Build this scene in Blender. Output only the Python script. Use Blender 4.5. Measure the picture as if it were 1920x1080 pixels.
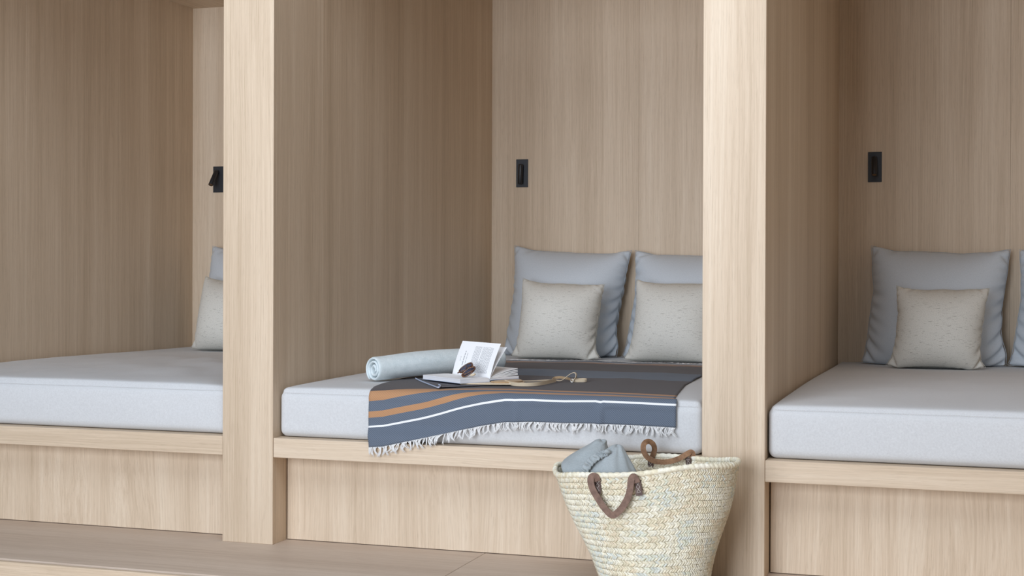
import bpy, bmesh, math, random
import numpy as np
from mathutils import Vector, Matrix, noise as mnoise

for o in list(bpy.data.objects):
    bpy.data.objects.remove(o, do_unlink=True)
SC = bpy.context.scene
COL = SC.collection
PI = math.pi
R = math.radians

# ------------------------------------------------------------------ camera
cam = bpy.data.cameras.new('camera')
cam.sensor_fit = 'HORIZONTAL'; cam.sensor_width = 36.0
cam.lens = 2698.9 * 36.0 / 1920.0
cam.shift_y = -31.79 / 1920.0
cam.clip_start = 0.05
camo = bpy.data.objects.new('camera', cam); COL.objects.link(camo)
camo.matrix_world = (Matrix.Translation((0, -4.5, 0.9777)) @ Matrix.Rotation(R(18.2197), 4, 'Z')
                     @ Matrix.Rotation(R(90 - 0.244), 4, 'X') @ Matrix.Rotation(R(0.189), 4, 'Z'))
SC.camera = camo

# ------------------------------------------------------------------ world, window light, exposure
w = bpy.data.worlds.new('World'); SC.world = w; w.use_nodes = True
w.node_tree.nodes['Background'].inputs[0].default_value = (0.86, 0.93, 1.0, 1)
w.node_tree.nodes['Background'].inputs[1].default_value = 0.12

def area(name, loc, size, sizey, target, power, color):
    l = bpy.data.lights.new(name, 'AREA'); l.shape = 'RECTANGLE'; l.size = size; l.size_y = sizey
    l.energy = power; l.color = color
    o = bpy.data.objects.new(name, l); COL.objects.link(o); o.location = loc
    o.rotation_euler = (Vector(target) - Vector(loc)).to_track_quat('-Z', 'Y').to_euler()
    return o
# high glazing across the room, behind and to the left of the camera
area('window_light', (-2.4, -6.4, 1.55), 3.2, 2.9, (-2.0, 0.8, 0.9), 330, (0.90, 0.965, 1.06))
# fill added above the front floor strip, brightens bed tops and side walls
area('overhead_fill', (-1.3, -2.4, 3.6), 3.4, 1.8, (-1.7, 0.5, 0.5), 78, (0.90, 0.965, 1.06))
SC.view_settings.view_transform = 'Standard'; SC.view_settings.look = 'None'
SC.view_settings.gamma = 1.0; SC.view_settings.use_curve_mapping = False
SC.view_settings.exposure = -0.06
SC.cycles.max_bounces = 10; SC.cycles.diffuse_bounces = 6
SC.cycles.use_denoising = True

# ------------------------------------------------------------------ materials
def srgb(r, g, b):
    f = lambda c: (c/255/12.92) if c/255 <= 0.04045 else ((c/255+0.055)/1.055)**2.4
    return (f(r), f(g), f(b), 1)

class NT:
    def __init__(s, name):
        s.m = bpy.data.materials.new(name); s.m.use_nodes = True
        s.t = s.m.node_tree; s.n = s.t.nodes; s.l = s.t.links
        s.b = s.n['Principled BSDF']
    def new(s, t, **k):
        n = s.n.new(t)
        for a, v in k.items(): setattr(n, a, v)
        return n
    def link(s, a, b): s.l.new(a, b)
    def math(s, op, a, b=None, clamp=False):
        n = s.new('ShaderNodeMath', operation=op); n.use_clamp = clamp
        for i, v in enumerate((a, b)):
            if v is None: continue
            if isinstance(v, (int, float)): n.inputs[i].default_value = v
            else: s.link(v, n.inputs[i])
        return n.outputs[0]
    def mapping(s, src, scale):
        n = s.new('ShaderNodeMapping'); s.link(src, n.inputs['Vector']); n.inputs['Scale'].default_value = scale
        return n.outputs[0]
    def noise(s, src, scale=1.0, detail=2.0, rough=0.5):
        n = s.new('ShaderNodeTexNoise'); s.link(src, n.inputs['Vector'])
        n.inputs['Scale'].default_value = scale; n.inputs['Detail'].default_value = detail
        n.inputs['Roughness'].default_value = rough
        return n.outputs['Fac']
    def ramp(s, fac, stops, interp='LINEAR'):
        n = s.new('ShaderNodeValToRGB'); s.link(fac, n.inputs[0]); n.color_ramp.interpolation = interp
        e = n.color_ramp.elements
        e[0].position, e[0].color = stops[0]; e[1].position, e[1].color = stops[1]
        for p, c in stops[2:]:
            k = e.new(p); k.color = c
        return n.outputs[0]
    def mix(s, fac, a, b, mode='MIX'):
        n = s.new('ShaderNodeMixRGB', blend_type=mode)
        for i, v in enumerate((fac, a, b)):
            if isinstance(v, (int, float)): n.inputs[i].default_value = v
            elif isinstance(v, tuple): n.inputs[i].default_value = v
            else: s.link(v, n.inputs[i])
        return n.outputs[0]
    def bump(s, h, strength, dist):
        n = s.new('ShaderNodeBump'); s.link(h, n.inputs['Height'])
        n.inputs['Strength'].default_value = strength; n.inputs['Distance'].default_value = dist
        s.link(n.outputs[0], s.b.inputs['Normal'])
    def color(s, c):
        if isinstance(c, tuple): s.b.inputs['Base Color'].default_value = c
        else: s.link(c, s.b.inputs['Base Color'])
    def rough(s, v, spec=0.5):
        s.b.inputs['Roughness'].default_value = v
        s.b.inputs['Specular IOR Level'].default_value = spec

def wood(name, axis, dark, mid, light, flame=0.02, contrast=1.0):
    """oak veneer; axis = grain direction in object space"""
    k = NT(name)
    tc = k.new('ShaderNodeTexCoord').outputs['Object']
    oi = k.new('ShaderNodeObjectInfo').outputs['Random']
    off = k.new('ShaderNodeCombineXYZ')
    for i, m in enumerate((37.0, 53.0, 71.0)): k.link(k.math('MULTIPLY', oi, m), off.inputs[i])
    add = k.new('ShaderNodeVectorMath', operation='ADD'); k.link(tc, add.inputs[0]); k.link(off.outputs[0], add.inputs[1])
    co = add.outputs[0]
    def sc(cross, along):
        v = [cross]*3; v['XYZ'.index(axis)] = along; return tuple(v)
    # slow warp bends the grain sideways (flames)
    wn = k.new('ShaderNodeTexNoise'); k.link(k.mapping(co, sc(5.0, 1.1)), wn.inputs['Vector'])
    wn.inputs['Scale'].default_value = 1; wn.inputs['Detail'].default_value = 1.5
    sub = k.new('ShaderNodeVectorMath', operation='SUBTRACT'); k.link(wn.outputs['Color'], sub.inputs[0]); sub.inputs[1].default_value = (0.5,)*3
    scl = k.new('ShaderNodeVectorMath', operation='SCALE'); k.link(sub.outputs[0], scl.inputs[0]); scl.inputs['Scale'].default_value = flame*4
    ad2 = k.new('ShaderNodeVectorMath', operation='ADD'); k.link(co, ad2.inputs[0]); k.link(scl.outputs[0], ad2.inputs[1])
    cw = ad2.outputs[0]
    broad = k.noise(k.mapping(cw, sc(9, 0.25)), 1, 1.0)
    med = k.noise(k.mapping(cw, sc(42, 0.5)), 1, 2.0)
    fine = k.noise(k.mapping(cw, sc(210, 2.2)), 1, 3.0, 0.6)
    pore = k.noise(k.mapping(cw, sc(520, 16)), 1, 2.0, 0.6)
    s1 = k.math('ADD', k.math('MULTIPLY', broad, 0.36), k.math('MULTIPLY', med, 0.24))
    s2 = k.math('ADD', s1, k.math('MULTIPLY', fine, 0.40))
    c = k.ramp(s2, [(0.5-0.17/contrast, dark), (0.5, mid), (0.5+0.17/contrast, light)])
    pm = k.ramp(pore, [(0.30, (0.74, 0.72, 0.69, 1)), (0.44, (1, 1, 1, 1))])
    c = k.mix(0.5, c, pm, 'MULTIPLY')
    k.color(c); k.rough(0.52, 0.35)
    k.bump(k.math('ADD', pore, k.math('MULTIPLY', fine, 0.7)), 0.12, 0.002)
    return k.m

OD, OM, OL = srgb(191, 170, 145), srgb(210, 190, 166), srgb(224, 207, 185)
oak_v = wood('oak_vertical', 'Z', OD, OM, OL, 0.006)
oak_flame = wood('oak_flame', 'Z', OD, OM, OL, 0.022, 1.05)
oak_x = wood('oak_lengthwise', 'X', OD, OM, OL, 0.01)
oak_y = wood('oak_depthwise', 'Y', OD, OM, OL, 0.008)
oak_floor = wood('oak_floor', 'X', srgb(182, 163, 147), srgb(198, 181, 165), srgb(210, 195, 181), 0.02)
def plain(name, c, rough=0.6, spec=0.4, metal=0.0):
    k = NT(name); k.color(c); k.rough(rough, spec); k.b.inputs['Metallic'].default_value = metal; return k.m
shadow_gap = plain('dark_gap', srgb(60, 50, 42), 0.9, 0.1)
black_metal = plain('black_metal', (0.012, 0.013, 0.016, 1), 0.42, 0.5)
plate_metal = plain('plate_metal', (0.016, 0.019, 0.026, 1), 0.5, 0.5)
lens_metal = plain('bronze_lens', (0.18, 0.12, 0.07, 1), 0.3, 0.5, 0.7)
room_white = plain('room_plaster', srgb(206, 203, 198), 0.9, 0.2)

def linen(name, a, b, scale=1.0, coord='Object', bump=0.25, spots=0.0):
    k = NT(name)
    tc = k.new('ShaderNodeTexCoord').outputs[coord]
    n1 = k.noise(k.mapping(tc, (1100*scale, 160*scale, 1100*scale)), 1, 1.0)
    n2 = k.noise(k.mapping(tc, (160*scale, 1100*scale, 160*scale)), 1, 1.0)
    n3 = k.noise(k.mapping(tc, (500*scale, 500*scale, 500*scale)), 1, 2.0)
    n4 = k.noise(k.mapping(tc, (2, 2, 2)), 1, 2.0)
    s = k.math('ADD', k.math('MULTIPLY', n1, 0.32), k.math('MULTIPLY', n2, 0.32))
    s = k.math('ADD', s, k.math('MULTIPLY', n3, 0.26))
    s = k.math('ADD', s, k.math('MULTIPLY', n4, 0.05))
    k.color(k.ramp(s, [(0.32, a), (0.62, b)]))
    k.rough(0.92, 0.15); k.b.inputs['Sheen Weight'].default_value = 0.12
    k.bump(s, bump, 0.002)
    return k.m
mattress_linen = linen('mattress_linen', srgb(196, 197, 199), srgb(213, 215, 217), bump=0.12)
euro_linen = linen('blue_grey_linen', srgb(193, 201, 209), srgb(213, 220, 227), 0.8, 'UV')
bag_linen = linen('bag_linen', srgb(148, 156, 159), srgb(168, 175, 178), 0.8, 'Object')

def slub():
    k = NT('slub_weave')
    uv = k.new('ShaderNodeTexCoord').outputs['UV']
    grain = k.noise(k.mapping(uv, (420, 620, 1)), 1, 2.0, 0.6)
    st = k.noise(k.mapping(uv, (44, 380, 1)), 1, 2.0, 0.55)
    pat = k.noise(k.mapping(uv, (9, 30, 1)), 1, 2.0)
    base = k.ramp(grain, [(0.3, srgb(196, 195, 187)), (0.5, srgb(223, 222, 215)), (0.7, srgb(240, 239, 234))])
    m = k.math('ADD', st, k.math('MULTIPLY', pat, 0.30))
    mask = k.ramp(m, [(0.77, (0, 0, 0, 1)), (0.83, (1, 1, 1, 1))])
    c = k.mix(k.math('MULTIPLY', mask, 0.45), base, srgb(84, 76, 66))
    k.color(c); k.rough(0.95, 0.1); k.bump(grain, 0.12, 0.002)
    return k.m
slub_weave = slub()

def terry(name, a, b):
    k = NT(name)
    tc = k.new('ShaderNodeTexCoord').outputs['Object']
    n = k.noise(tc, 420, 2.0, 0.6); n2 = k.noise(tc, 45, 2.0)
    s = k.math('ADD', k.math('MULTIPLY', n, 0.65), k.math('MULTIPLY', n2, 0.35))
    k.color(k.ramp(s, [(0.34, a), (0.66, b)])); k.rough(1.0, 0.05)
    k.b.inputs['Sheen Weight'].default_value = 0.25
    k.bump(s, 0.6, 0.004)
    return k.m
towel_terry = terry('towel_terry', srgb(204, 217, 221), srgb(229, 238, 241))

def throw_mat():
    """u = metres across, v = metres from the front hem; woven stripes run across"""
    k = NT('striped_weave')
    uv = k.new('ShaderNodeTexCoord').outputs['UV']
    sp = k.new('ShaderNodeSeparateXYZ'); k.link(uv, sp.inputs[0])
    L = 1.80
    blue = srgb(96, 105, 119); dark = srgb(86, 82, 84); org = srgb(178, 136, 102); wh = srgb(235, 236, 238); ln = srgb(62, 56, 58)
    S = [(0, blue), (.066, wh), (.0725, blue), (.101, org), (.123, blue), (.155, org), (.177, ln), (.181, org), (.196, dark)]
    mid = [(.72, blue), (1.05, dark)]
    end = [(1.58, org), (1.594, ln), (1.598, org), (1.622, blue), (1.652, org), (1.674, blue), (1.70, wh), (1.709, blue)]
    f = k.math('DIVIDE', sp.outputs[1], L)
    c = k.ramp(f, [(p/L, q) for p, q in S+mid+end], 'CONSTANT')
    # twill: fine diagonal
    d = k.math('ADD', k.math('MULTIPLY', sp.outputs[0], 820), k.math('MULTIPLY', sp.outputs[1], 820))
    d2 = k.math('SUBTRACT', k.math('MULTIPLY', sp.outputs[0], 820), k.math('MULTIPLY', sp.outputs[1], 820))
    tw = k.math('ADD', k.math('MULTIPLY', k.math('SINE', d), 0.7), k.math('MULTIPLY', k.math('SINE', d2), 0.3))
    tw = k.math('ADD', k.math('MULTIPLY', tw, 0.5), 0.5)
    nz = k.noise(k.mapping(uv, (700, 700, 1)), 1, 2.0, 0.6)
    h = k.math('ADD', k.math('MULTIPLY', tw, 0.4), k.math('MULTIPLY', nz, 0.8))
    v = k.ramp(h, [(0.3, (0.60, 0.63, 0.68, 1)), (0.85, (1.52, 1.50, 1.44, 1))])
    plainw = k.ramp(f, [(p/L, q) for p, q in [(0, (1, 1, 1, 1)), (.066, (.12,)*3+(1,)), (.0725, (1, 1, 1, 1)), (.101, (.3,)*3+(1,)), (.123, (1, 1, 1, 1)), (.155, (.3,)*3+(1,)), (.196, (.55,)*3+(1,)), (.72, (1, 1, 1, 1)), (1.05, (.55,)*3+(1,))]], 'CONSTANT')
    c = k.mix(plainw, c, k.mix(1.0, c, v, 'MULTIPLY'))
    # selvedge line close to each side
    k.color(c); k.rough(0.95, 0.1); k.bump(h, 0.4, 0.002); k.b.inputs['Sheen Weight'].default_value = 0.1
    return k.m
throw_weave = throw_mat()
fringe_white = plain('fringe_cotton', srgb(226, 226, 226), 0.95, 0.1)

def straw_mat():
    k = NT('palm_straw')
    at = k.new('ShaderNodeAttribute', attribute_name='Col')
    tc = k.new('ShaderNodeTexCoord').outputs['Object']
    n = k.noise(tc, 260, 2.0, 0.6)
    v = k.ramp(n, [(0.3, (0.80, 0.79, 0.76, 1)), (0.7, (1.08, 1.08, 1.06, 1))])
    k.color(k.mix(1.0, at.outputs['Color'], v, 'MULTIPLY')); k.rough(0.6, 0.3); k.bump(n, 0.25, 0.002)
    return k.m
straw = straw_mat()
straw_inner = plain('straw_lining', srgb(186, 174, 142), 0.85, 0.2)

def leather(name, a, b):
    k = NT(name)
    tc = k.new('ShaderNodeTexCoord').outputs['Object']
    n = k.noise(tc, 60, 4.0, 0.65)
    k.color(k.ramp(n, [(0.35, a), (0.65, b)])); k.rough(0.68, 0.3); k.bump(n, 0.2, 0.002)
    return k.m
leather_brown = leather('brown_leather', srgb(108, 86, 76), srgb(134, 108, 95))
leather_tan = leather('tan_leather', srgb(126, 94, 70), srgb(158, 122, 92))
leather_dark = leather('dark_leather', srgb(84, 68, 64), srgb(104, 86, 80))
thread = plain('white_thread', srgb(215, 208, 200), 0.9, 0.1)
paper = plain('paper', srgb(244, 245, 247), 0.8, 0.2)
def paper_edge_mat():
    k = NT('paper_edges')
    tc = k.new('ShaderNodeTexCoord').outputs['Object']
    n = k.noise(k.mapping(tc, (8, 8, 2600)), 1, 1.0)
    k.color(k.ramp(n, [(0.35, srgb(206, 207, 212)), (0.6, srgb(232, 233, 237))])); k.rough(0.85, 0.1)
    return k.m
paper_edges = paper_edge_mat()
ink = plain('ink', srgb(158, 160, 168), 0.8, 0.1)
cotton_cream = linen('cream_cotton', srgb(208, 190, 162), srgb(224, 208, 182), 1.2, 'Object', 0.2)
cotton_tan = linen('tan_cotton', srgb(176, 148, 114), srgb(196, 168, 132), 1.2, 'Object', 0.2)
cover_dark = plain('dark_cover', srgb(66, 66, 76), 0.45, 0.5)
cover_pale = plain('pale_blue_edge', srgb(196, 208, 232), 0.5, 0.4)
def tortoise_mat():
    k = NT('tortoiseshell')
    tc = k.new('ShaderNodeTexCoord').outputs['Object']
    n = k.noise(tc, 130, 3.0, 0.6)
    k.color(k.ramp(n, [(0.38, srgb(38, 30, 34)), (0.55, srgb(104, 66, 44)), (0.72, srgb(150, 108, 78))])); k.rough(0.12, 0.6)
    return k.m
tortoise = tortoise_mat()
def lens_mat():
    k = NT('tinted_lens'); k.color(srgb(40, 42, 58)); k.rough(0.05, 0.6)
    k.b.inputs['Transmission Weight'].default_value = 0.55; k.b.inputs['IOR'].default_value = 1.2
    return k.m
lens_tint = lens_mat()

# ------------------------------------------------------------------ object helpers
def link(name, me, mat, parent=None, loc=(0, 0, 0), smooth=False):
    if mat is not None and not me.materials: me.materials.append(mat)
    if smooth:
        me.polygons.foreach_set('use_smooth', [True]*len(me.polygons))
    o = bpy.data.objects.new(name, me); COL.objects.link(o); o.location = loc
    if parent is not None: o.parent = parent
    return o
def from_np(name, V, F, mat, parent=None, loc=(0, 0, 0), smooth=False, uv=None, col=None):
    """V world-space minus loc"""
    me = bpy.data.meshes.new(name)
    me.from_pydata([tuple(v) for v in V], [], [tuple(f) for f in F])
    if uv is not None:
        l = me.uv_layers.new(name='UVMap')
        idx = np.zeros(len(me.loops), dtype=np.int32); me.loops.foreach_get('vertex_index', idx)
        l.data.foreach_set('uv', np.asarray(uv, dtype=np.float32)[idx].ravel())
    if col is not None:
        a = me.color_attributes.new('Col', 'FLOAT_COLOR', 'POINT')
        a.data.foreach_set('color', np.asarray(col, dtype=np.float32).ravel())
    me.update()
    return link(name, me, mat, parent, loc, smooth)
def box(name, lo, hi, mat, parent=None, bevel=0.0015, origin=None):
    """axis aligned board with softened edges; origin at its centre (relative to parent's location)"""
    lo = Vector(lo); hi = Vector(hi); c = (lo+hi)/2; s = hi-lo
    bm = bmesh.new(); bmesh.ops.create_cube(bm, size=1.0)
    bmesh.ops.scale(bm, vec=s, verts=bm.verts)
    if bevel: bmesh.ops.bevel(bm, geom=list(bm.edges), offset=min(bevel, min(s)*0.3), segments=1, affect='EDGES')
    me = bpy.data.meshes.new(name); bm.to_mesh(me); bm.free()
    base = parent.location if parent is not None else Vector((0, 0, 0))
    return link(name, me, mat, parent, c-base)
def empty(name, loc):
    o = bpy.data.objects.new(name, None); COL.objects.link(o); o.location = loc; o.empty_display_size = 0.1
    return o
def tag(o, label, cat, group=None, kind=None):
    o['label'] = label; o['category'] = cat
    if group: o['group'] = group
    if kind: o['kind'] = kind
    return o
def bez(P, n):
    """Catmull-Rom through points"""
    P = [Vector(p) for p in P]; P = [2*P[0]-P[1]] + P + [2*P[-1]-P[-2]]
    out = []
    for i in range(1, len(P)-2):
        for j in range(n):
            t = j/n
            a, b, c, d = P[i-1], P[i], P[i+1], P[i+2]
            out.append(0.5*((2*b)+(c-a)*t+(2*a-5*b+4*c-d)*t*t+(3*b-a-3*c+d)*t**3))
    out.append(P[-2]); return out
def tube_np(P, r, sides=6, closed=False, flat=None):
    """tube along P; returns V, F"""
    P = [Vector(p) for p in P]; n = len(P); V = []; F = []
    up = None
    for i in range(n):
        t = (P[(i+1) % n]-P[i-1]) if closed else (P[min(i+1, n-1)]-P[max(i-1, 0)])
        t.normalize()
        if up is None: up = t.orthogonal().normalized()
        up = (up - t*up.dot(t)); up = up.normalized() if up.length > 1e-6 else t.orthogonal().normalized()
        s = t.cross(up); rr = r[i] if hasattr(r, '__len__') else r
        for k in range(sides):
            a = 2*PI*k/sides; V.append(P[i]+up*(rr*math.cos(a))+s*(rr*math.sin(a)))
    m = n if closed else n-1
    for i in range(m):
        for k in range(sides):
            a = i*sides+k; b = i*sides+(k+1) % sides; j = (i+1) % n
            F.append((a, b, j*sides+(k+1) % sides, j*sides+k))
    if not closed:
        F.append(tuple(range(sides-1, -1, -1))); F.append(tuple((n-1)*sides+k for k in range(sides)))
    return V, F
def join_np(parts):
    V = []; F = []
    for v, f in parts:
        o = len(V); V += list(v); F += [tuple(i+o for i in q) for q in f]
    return V, F
def ribbon_np(P, W, width, thick):
    """flat strap along P with width direction W[i]"""
    n = len(P); V = []; F = []
    for i in range(n):
        p = Vector(P[i]); t = (Vector(P[min(i+1, n-1)])-Vector(P[max(i-1, 0)])).normalized()
        wv = Vector(W[i]); wv = (wv-t*wv.dot(t)).normalized(); nn = t.cross(wv)
        a = wv*(width/2); b = nn*(thick/2)
        V += [p-a-b, p+a-b, p+a+b, p-a+b]
    for i in range(n-1):
        o = i*4
        for k in range(4): F.append((o+k, o+(k+1) % 4, o+4+(k+1) % 4, o+4+k))
    F.append((3, 2, 1, 0)); o = (n-1)*4; F.append((o, o+1, o+2, o+3))
    return V, F
def grid_faces(nu, nv, wrap=False):
    F = []
    for i in range(nu-1):
        for j in range(nv-1 if not wrap else nv):
            a = i*nv+j; b = i*nv+(j+1) % nv
            F.append((a, b, b+nv, a+nv))
    return F

# ------------------------------------------------------------------ measures (metres, Z=0 on the platform, Y=0 on the fronts)
A, B = -2.5537, -2.3563          # left post
PITCH = 1.7051
D = 2.331; ZT, ZB, ZC = 0.3718, 0.3042, 2.352
REC = 0.104; EDGE = -0.5054
posts = [(A-PITCH, B-PITCH), (A, B), (A+PITCH, B+PITCH), (A+2*PITCH, B+2*PITCH)]
bays = [(posts[i][1], posts[i+1][0]) for i in range(3)]
names3 = ['left', 'middle', 'right']

# floor platform
fl = empty('floor', (0, 0, 0)); tag(fl, 'pale oak platform running along the front of the bed bays', 'floor', kind='structure')
xj = -1.609
def boards(xs, y0, y1):
    for a, b in zip(xs[:-1], xs[1:]):
        box('plank', (a+0.0009, y0, -0.03), (b-0.0009, y1, 0), oak_floor, fl, 0.0012)
boards([-6.4, xj, 3.2], EDGE+0.004, 0.135)
box('plank', (-6.4, 0.135, -0.03), (3.2, 2.36, -0.0005), oak_floor, fl, 0)
box('subfloor', (-6.4, EDGE+0.012, -0.16), (3.2, 2.36, -0.031), shadow_gap, fl, 0)
rs = box('trim_1', (-6.4, EDGE-0.022, -0.17), (3.2, EDGE-0.002, -0.0045), oak_x)
tag(rs, 'oak riser board along the front edge of the platform', 'step riser', kind='structure')
f2 = box('floor.001', (-9, -7.7, -0.20), (4.5, EDGE-0.0, -0.17), oak_floor, bevel=0)
tag(f2, 'lower oak floor of the room in front of the platform', 'floor', kind='structure')

# partitions between the bays (post face + veneered sides)
plabels = ['oak partition on the far left side of the left bay', 'oak partition with wide pale post between the left and middle bays',
           'oak partition with wide pale post beside the basket', 'oak partition closing the right bay outside the frame']
for i, (a, b) in enumerate(posts):
    nm = ['wall_left', 'wall_middle_left', 'wall_middle_right', 'wall_right'][i]
    wl = empty(nm, ((a+b)/2, 0, 0)); tag(wl, plabels[i], 'wall', kind='structure')
    box('front_board', (a, 0, 0.0), (b, 0.022, ZC+0.45), oak_v, wl, 0.0012)
    js = [[0.0225, 0.32, 0.9135, 1.5539, D], [0.0225, 0.3907, 1.1791, 1.85, D], [0.0225, 0.55, 1.30, 1.95, D], [0.0225, 1.2, D]][i]
    box('core', (a+0.021, 0.023, 0), (b-0.021, D+0.02, ZC+0.4), shadow_gap, wl, 0)
    for y0, y1 in zip(js[:-1], js[1:]):
        box('side_panel', (b-0.02, y0, 0.0), (b, y1-0.0004, ZC+0.2), oak_v, wl, 0.0004)
    for y0, y1 in ((0.0225, 1.2), (1.2, D)):
        box('side_panel', (a, y0, 0.0), (a+0.02, y1-0.0006, ZC+0.2), oak_v, wl, 0.0006)

# back walls: two panels per bay
wb = empty('wall_back', (0, D, 0)); tag(wb, 'oak veneered back wall behind the beds, split into tall panels', 'wall', kind='structure')
for (a, b) in bays:
    m = (a+b)/2
    for p, q in ((a-0.01, m-0.0003), (m+0.0003, b+0.01)):
        box('panel', (p, D, 0.0), (q, D+0.02, ZC+0.2), oak_v, wb, 0.0004)
box('backing', (-6, D+0.0205, 0), (3, D+0.04, ZC+0.4), shadow_gap, wb, 0)

# ceilings
ce = empty('ceiling', (0, 0, ZC)); tag(ce, 'oak ceiling closing the tops of the bed bays', 'ceiling', kind='structure')
for (a, b) in bays:
    box('ceiling_panel', (a, 0.0, ZC), (b, D, ZC+0.02), oak_y, ce, 0.001)
bh = box('wall_front', (-9, -0.02, 2.80), (4.5, 0.05, 3.4), room_white, bevel=0); tag(bh, 'plaster strip above the bays', 'wall', kind='structure')
rw = box('light_block_right', (1.25, -1.9, -0.2), (1.35, 0.0, 2.9), oak_v, bevel=0); tag(rw, 'unseen oak panel added past the right end of the bays to shade the right bay', 'wall', kind='structure')  # out-of-view panel, added to keep light off the right bay

# bed bases
bl = ['oak bed base with front rail and kick panel in the left bay', 'oak bed base with front rail in the middle bay, behind the basket',
      'oak bed base with front rail in the right bay']
for i, (a, b) in enumerate(bays):
    t = empty('bed_base', ((a+b)/2, 0, 0)); tag(t, bl[i], 'bed base', 'built-in bed bases')
    box('front_rail', (a+0.001, 0.0015, ZB), (b-0.001, 0.135, ZT), oak_x, t, 0.0015)
    box('front_panel', (a+0.004, REC, 0.0025), (b-0.004, REC+0.019, ZB-0.001), oak_flame, t, 0.0008)
    box('deck', (a+0.002, 0.136, ZB), (b-0.002, D-0.002, ZT), oak_y, t, 0)
    box('plinth', (a+0.002, REC+0.022, 0.0), (b-0.002, REC+0.04, ZB-0.001), shadow_gap, t, 0)

# ------------------------------------------------------------------ mattresses
MF = 0.036            # y of the mattress front
def crown(u, v, bay=1):   # u across 0..1, v front..back 0..1; flattens towards the back wall
    e1, e2 = ((.15, .12), (.15, .12), (.22, .26))[bay]
    u = min(max(u, 0), 1); v = min(max(v, 0), 1)
    t = min(1.0, max(0.0, (v-0.35)/0.65)); t = t*t*(3-2*t)
    return 0.0245*(max(0.0, math.sin(PI*u))**e1)*(min(1.0, math.sin(min(PI/2, v*PI*1.1)))**e2)*(1-0.95*t)
def mattress_top(x, y, bay=1):
    a, b = bays[bay]
    u = (x-a)/(b-a); v = (y-MF)/(D-0.006-MF)
    if v < 0: v = 0
    return 0.5345 + crown(u, v, bay)
def make_mattress(i):
    a, b = bays[i]; a += 0.004; b -= 0.004
    y0, y1 = MF, D-0.006; z0, z1 = ZT+0.0015, 0.5345
    nx, ny, nz = 64, 72, 12
    r = 0.026
    bm = bmesh.new(); vm = {}
    def vert(p):
        k = (round(p[0], 5), round(p[1], 5), round(p[2], 5))
        if k not in vm:
            x = a+(b-a)*p[0]; y = y0+(y1-y0)*p[1]; z = z0+(z1-z0)*p[2]
            c = Vector((min(max(x, a+r), b-r), min(max(y, y0+r), y1-r), min(max(z, z0+r), z1-r)))
            d = Vector((x, y, z))-c
            if d.length > 1e-9:
                m = max(abs(d.x), abs(d.y), abs(d.z)); q = c+d.normalized()*m
            else: q = Vector((x, y, z))
            if p[2] > 0.5:
                f = (p[2]-0.5)*2
                q.z += crown(p[0], p[1], i)*f
                wr = mnoise.noise(Vector((x*5+i*9, y*3.2, 1.3+i)))*0.5+mnoise.noise(Vector((x*13+i*9, y*7, 4.3)))*0.3
                amp = [0.016, 0.0014, 0.007][i]*min(1, p[0]*8, (1-p[0])*8, p[1]*9, max(0, (1-p[1])*6-1))
                q.z += amp*wr*f
                if i == 0:   # rucked cover towards the right of the left bed
                    g = math.exp(-((p[0]-0.8)/0.28)**2-((p[1]-0.42)/0.25)**2)
                    q.z += 0.020*g*(1-abs(2*((p[0]*2.6+p[1]*5+0.6*mnoise.noise(Vector((x*4, y*3, 7)))) % 1)-1))*f
            # the front bulges a little and is not perfectly flat
            if p[1] < 0.001 and 0 < p[2] < 1:
                q.y -= 0.005*math.sin(PI*p[2])*min(1, p[0]*12, (1-p[0])*12)
                q.y += 0.0025*mnoise.noise(Vector((x*4, z*9, i*3)))
            vm[k] = bm.verts.new(q)
        return vm[k]
    # denser sampling near the edges
    def ss(n):
        e = [0, .25, .5, .75, 1.0]
        return e
    def axis(n, L):
        pts = [0, r*.3/L, r*.65/L, r/L]+[r/L+(1-2*r/L)*k/n for k in range(1, n)]
        return pts+[1-p for p in (0+r/L, r*.65/L, r*.3/L, 0)]
    ax, ay, az = axis(nx, b-a), axis(ny, y1-y0), axis(nz, z1-z0)
    def face(U, V, f):
        for p in range(len(U)-1):
            for q in range(len(V)-1):
                try: bm.faces.new([vert(f(U[p], V[q])), vert(f(U[p+1], V[q])), vert(f(U[p+1], V[q+1])), vert(f(U[p], V[q+1]))])
                except ValueError: pass
    face(ax, ay, lambda u, v: (u, v, 1.0)); face(ay, ax, lambda u, v: (v, u, 0.0))
    face(ax, az, lambda u, v: (u, 0.0, v)); face(az, ax, lambda u, v: (v, 1.0, u))
    face(az, ay, lambda u, v: (0.0, v, u)); face(ay, az, lambda u, v: (1.0, u, v))
    bmesh.ops.recalc_face_normals(bm, faces=bm.faces)
    bmesh.ops.translate(bm, vec=(-(a+b)/2, -y0, -z0), verts=bm.verts)
    me = bpy.data.meshes.new('mattress'); bm.to_mesh(me); bm.free()
    root = link('mattress', me, mattress_linen, None, ((a+b)/2, y0, z0), True)
    # row of stitches along the front top seam
    V = []; F = []
    x = a+0.02
    while x < b-0.02:
        y, z = y0+0.0062, z1-0.0085+0.0015*mnoise.noise(Vector((x*6, 0, i)))
        o = len(V); L = 0.0048
        for dx, dy, dz in ((0, 0, -.0006), (L, 0, -.0006), (L, -.001, 0), (0, -.001, 0), (0, .0006, .0006), (L, .0006, .0006)):
            V.append((x+dx-(a+b)/2, y+dy-y0-0.0035, z+dz-z0+0.001))
        F += [tuple(o+k for k in q) for q in ((0, 1, 2, 3), (3, 2, 5, 4), (4, 5, 1, 0), (0, 3, 4), (1, 5, 2))]
        x += 0.0074
    s = from_np('stitching', V, F, fringe_white, root); s['kind'] = 'stuff'
    return root
ml = ['pale grey linen mattress with rumpled top in the left bay', 'pale grey linen mattress under the striped throw in the middle bay',
      'pale grey linen mattress with bare front edge in the right bay']
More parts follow.
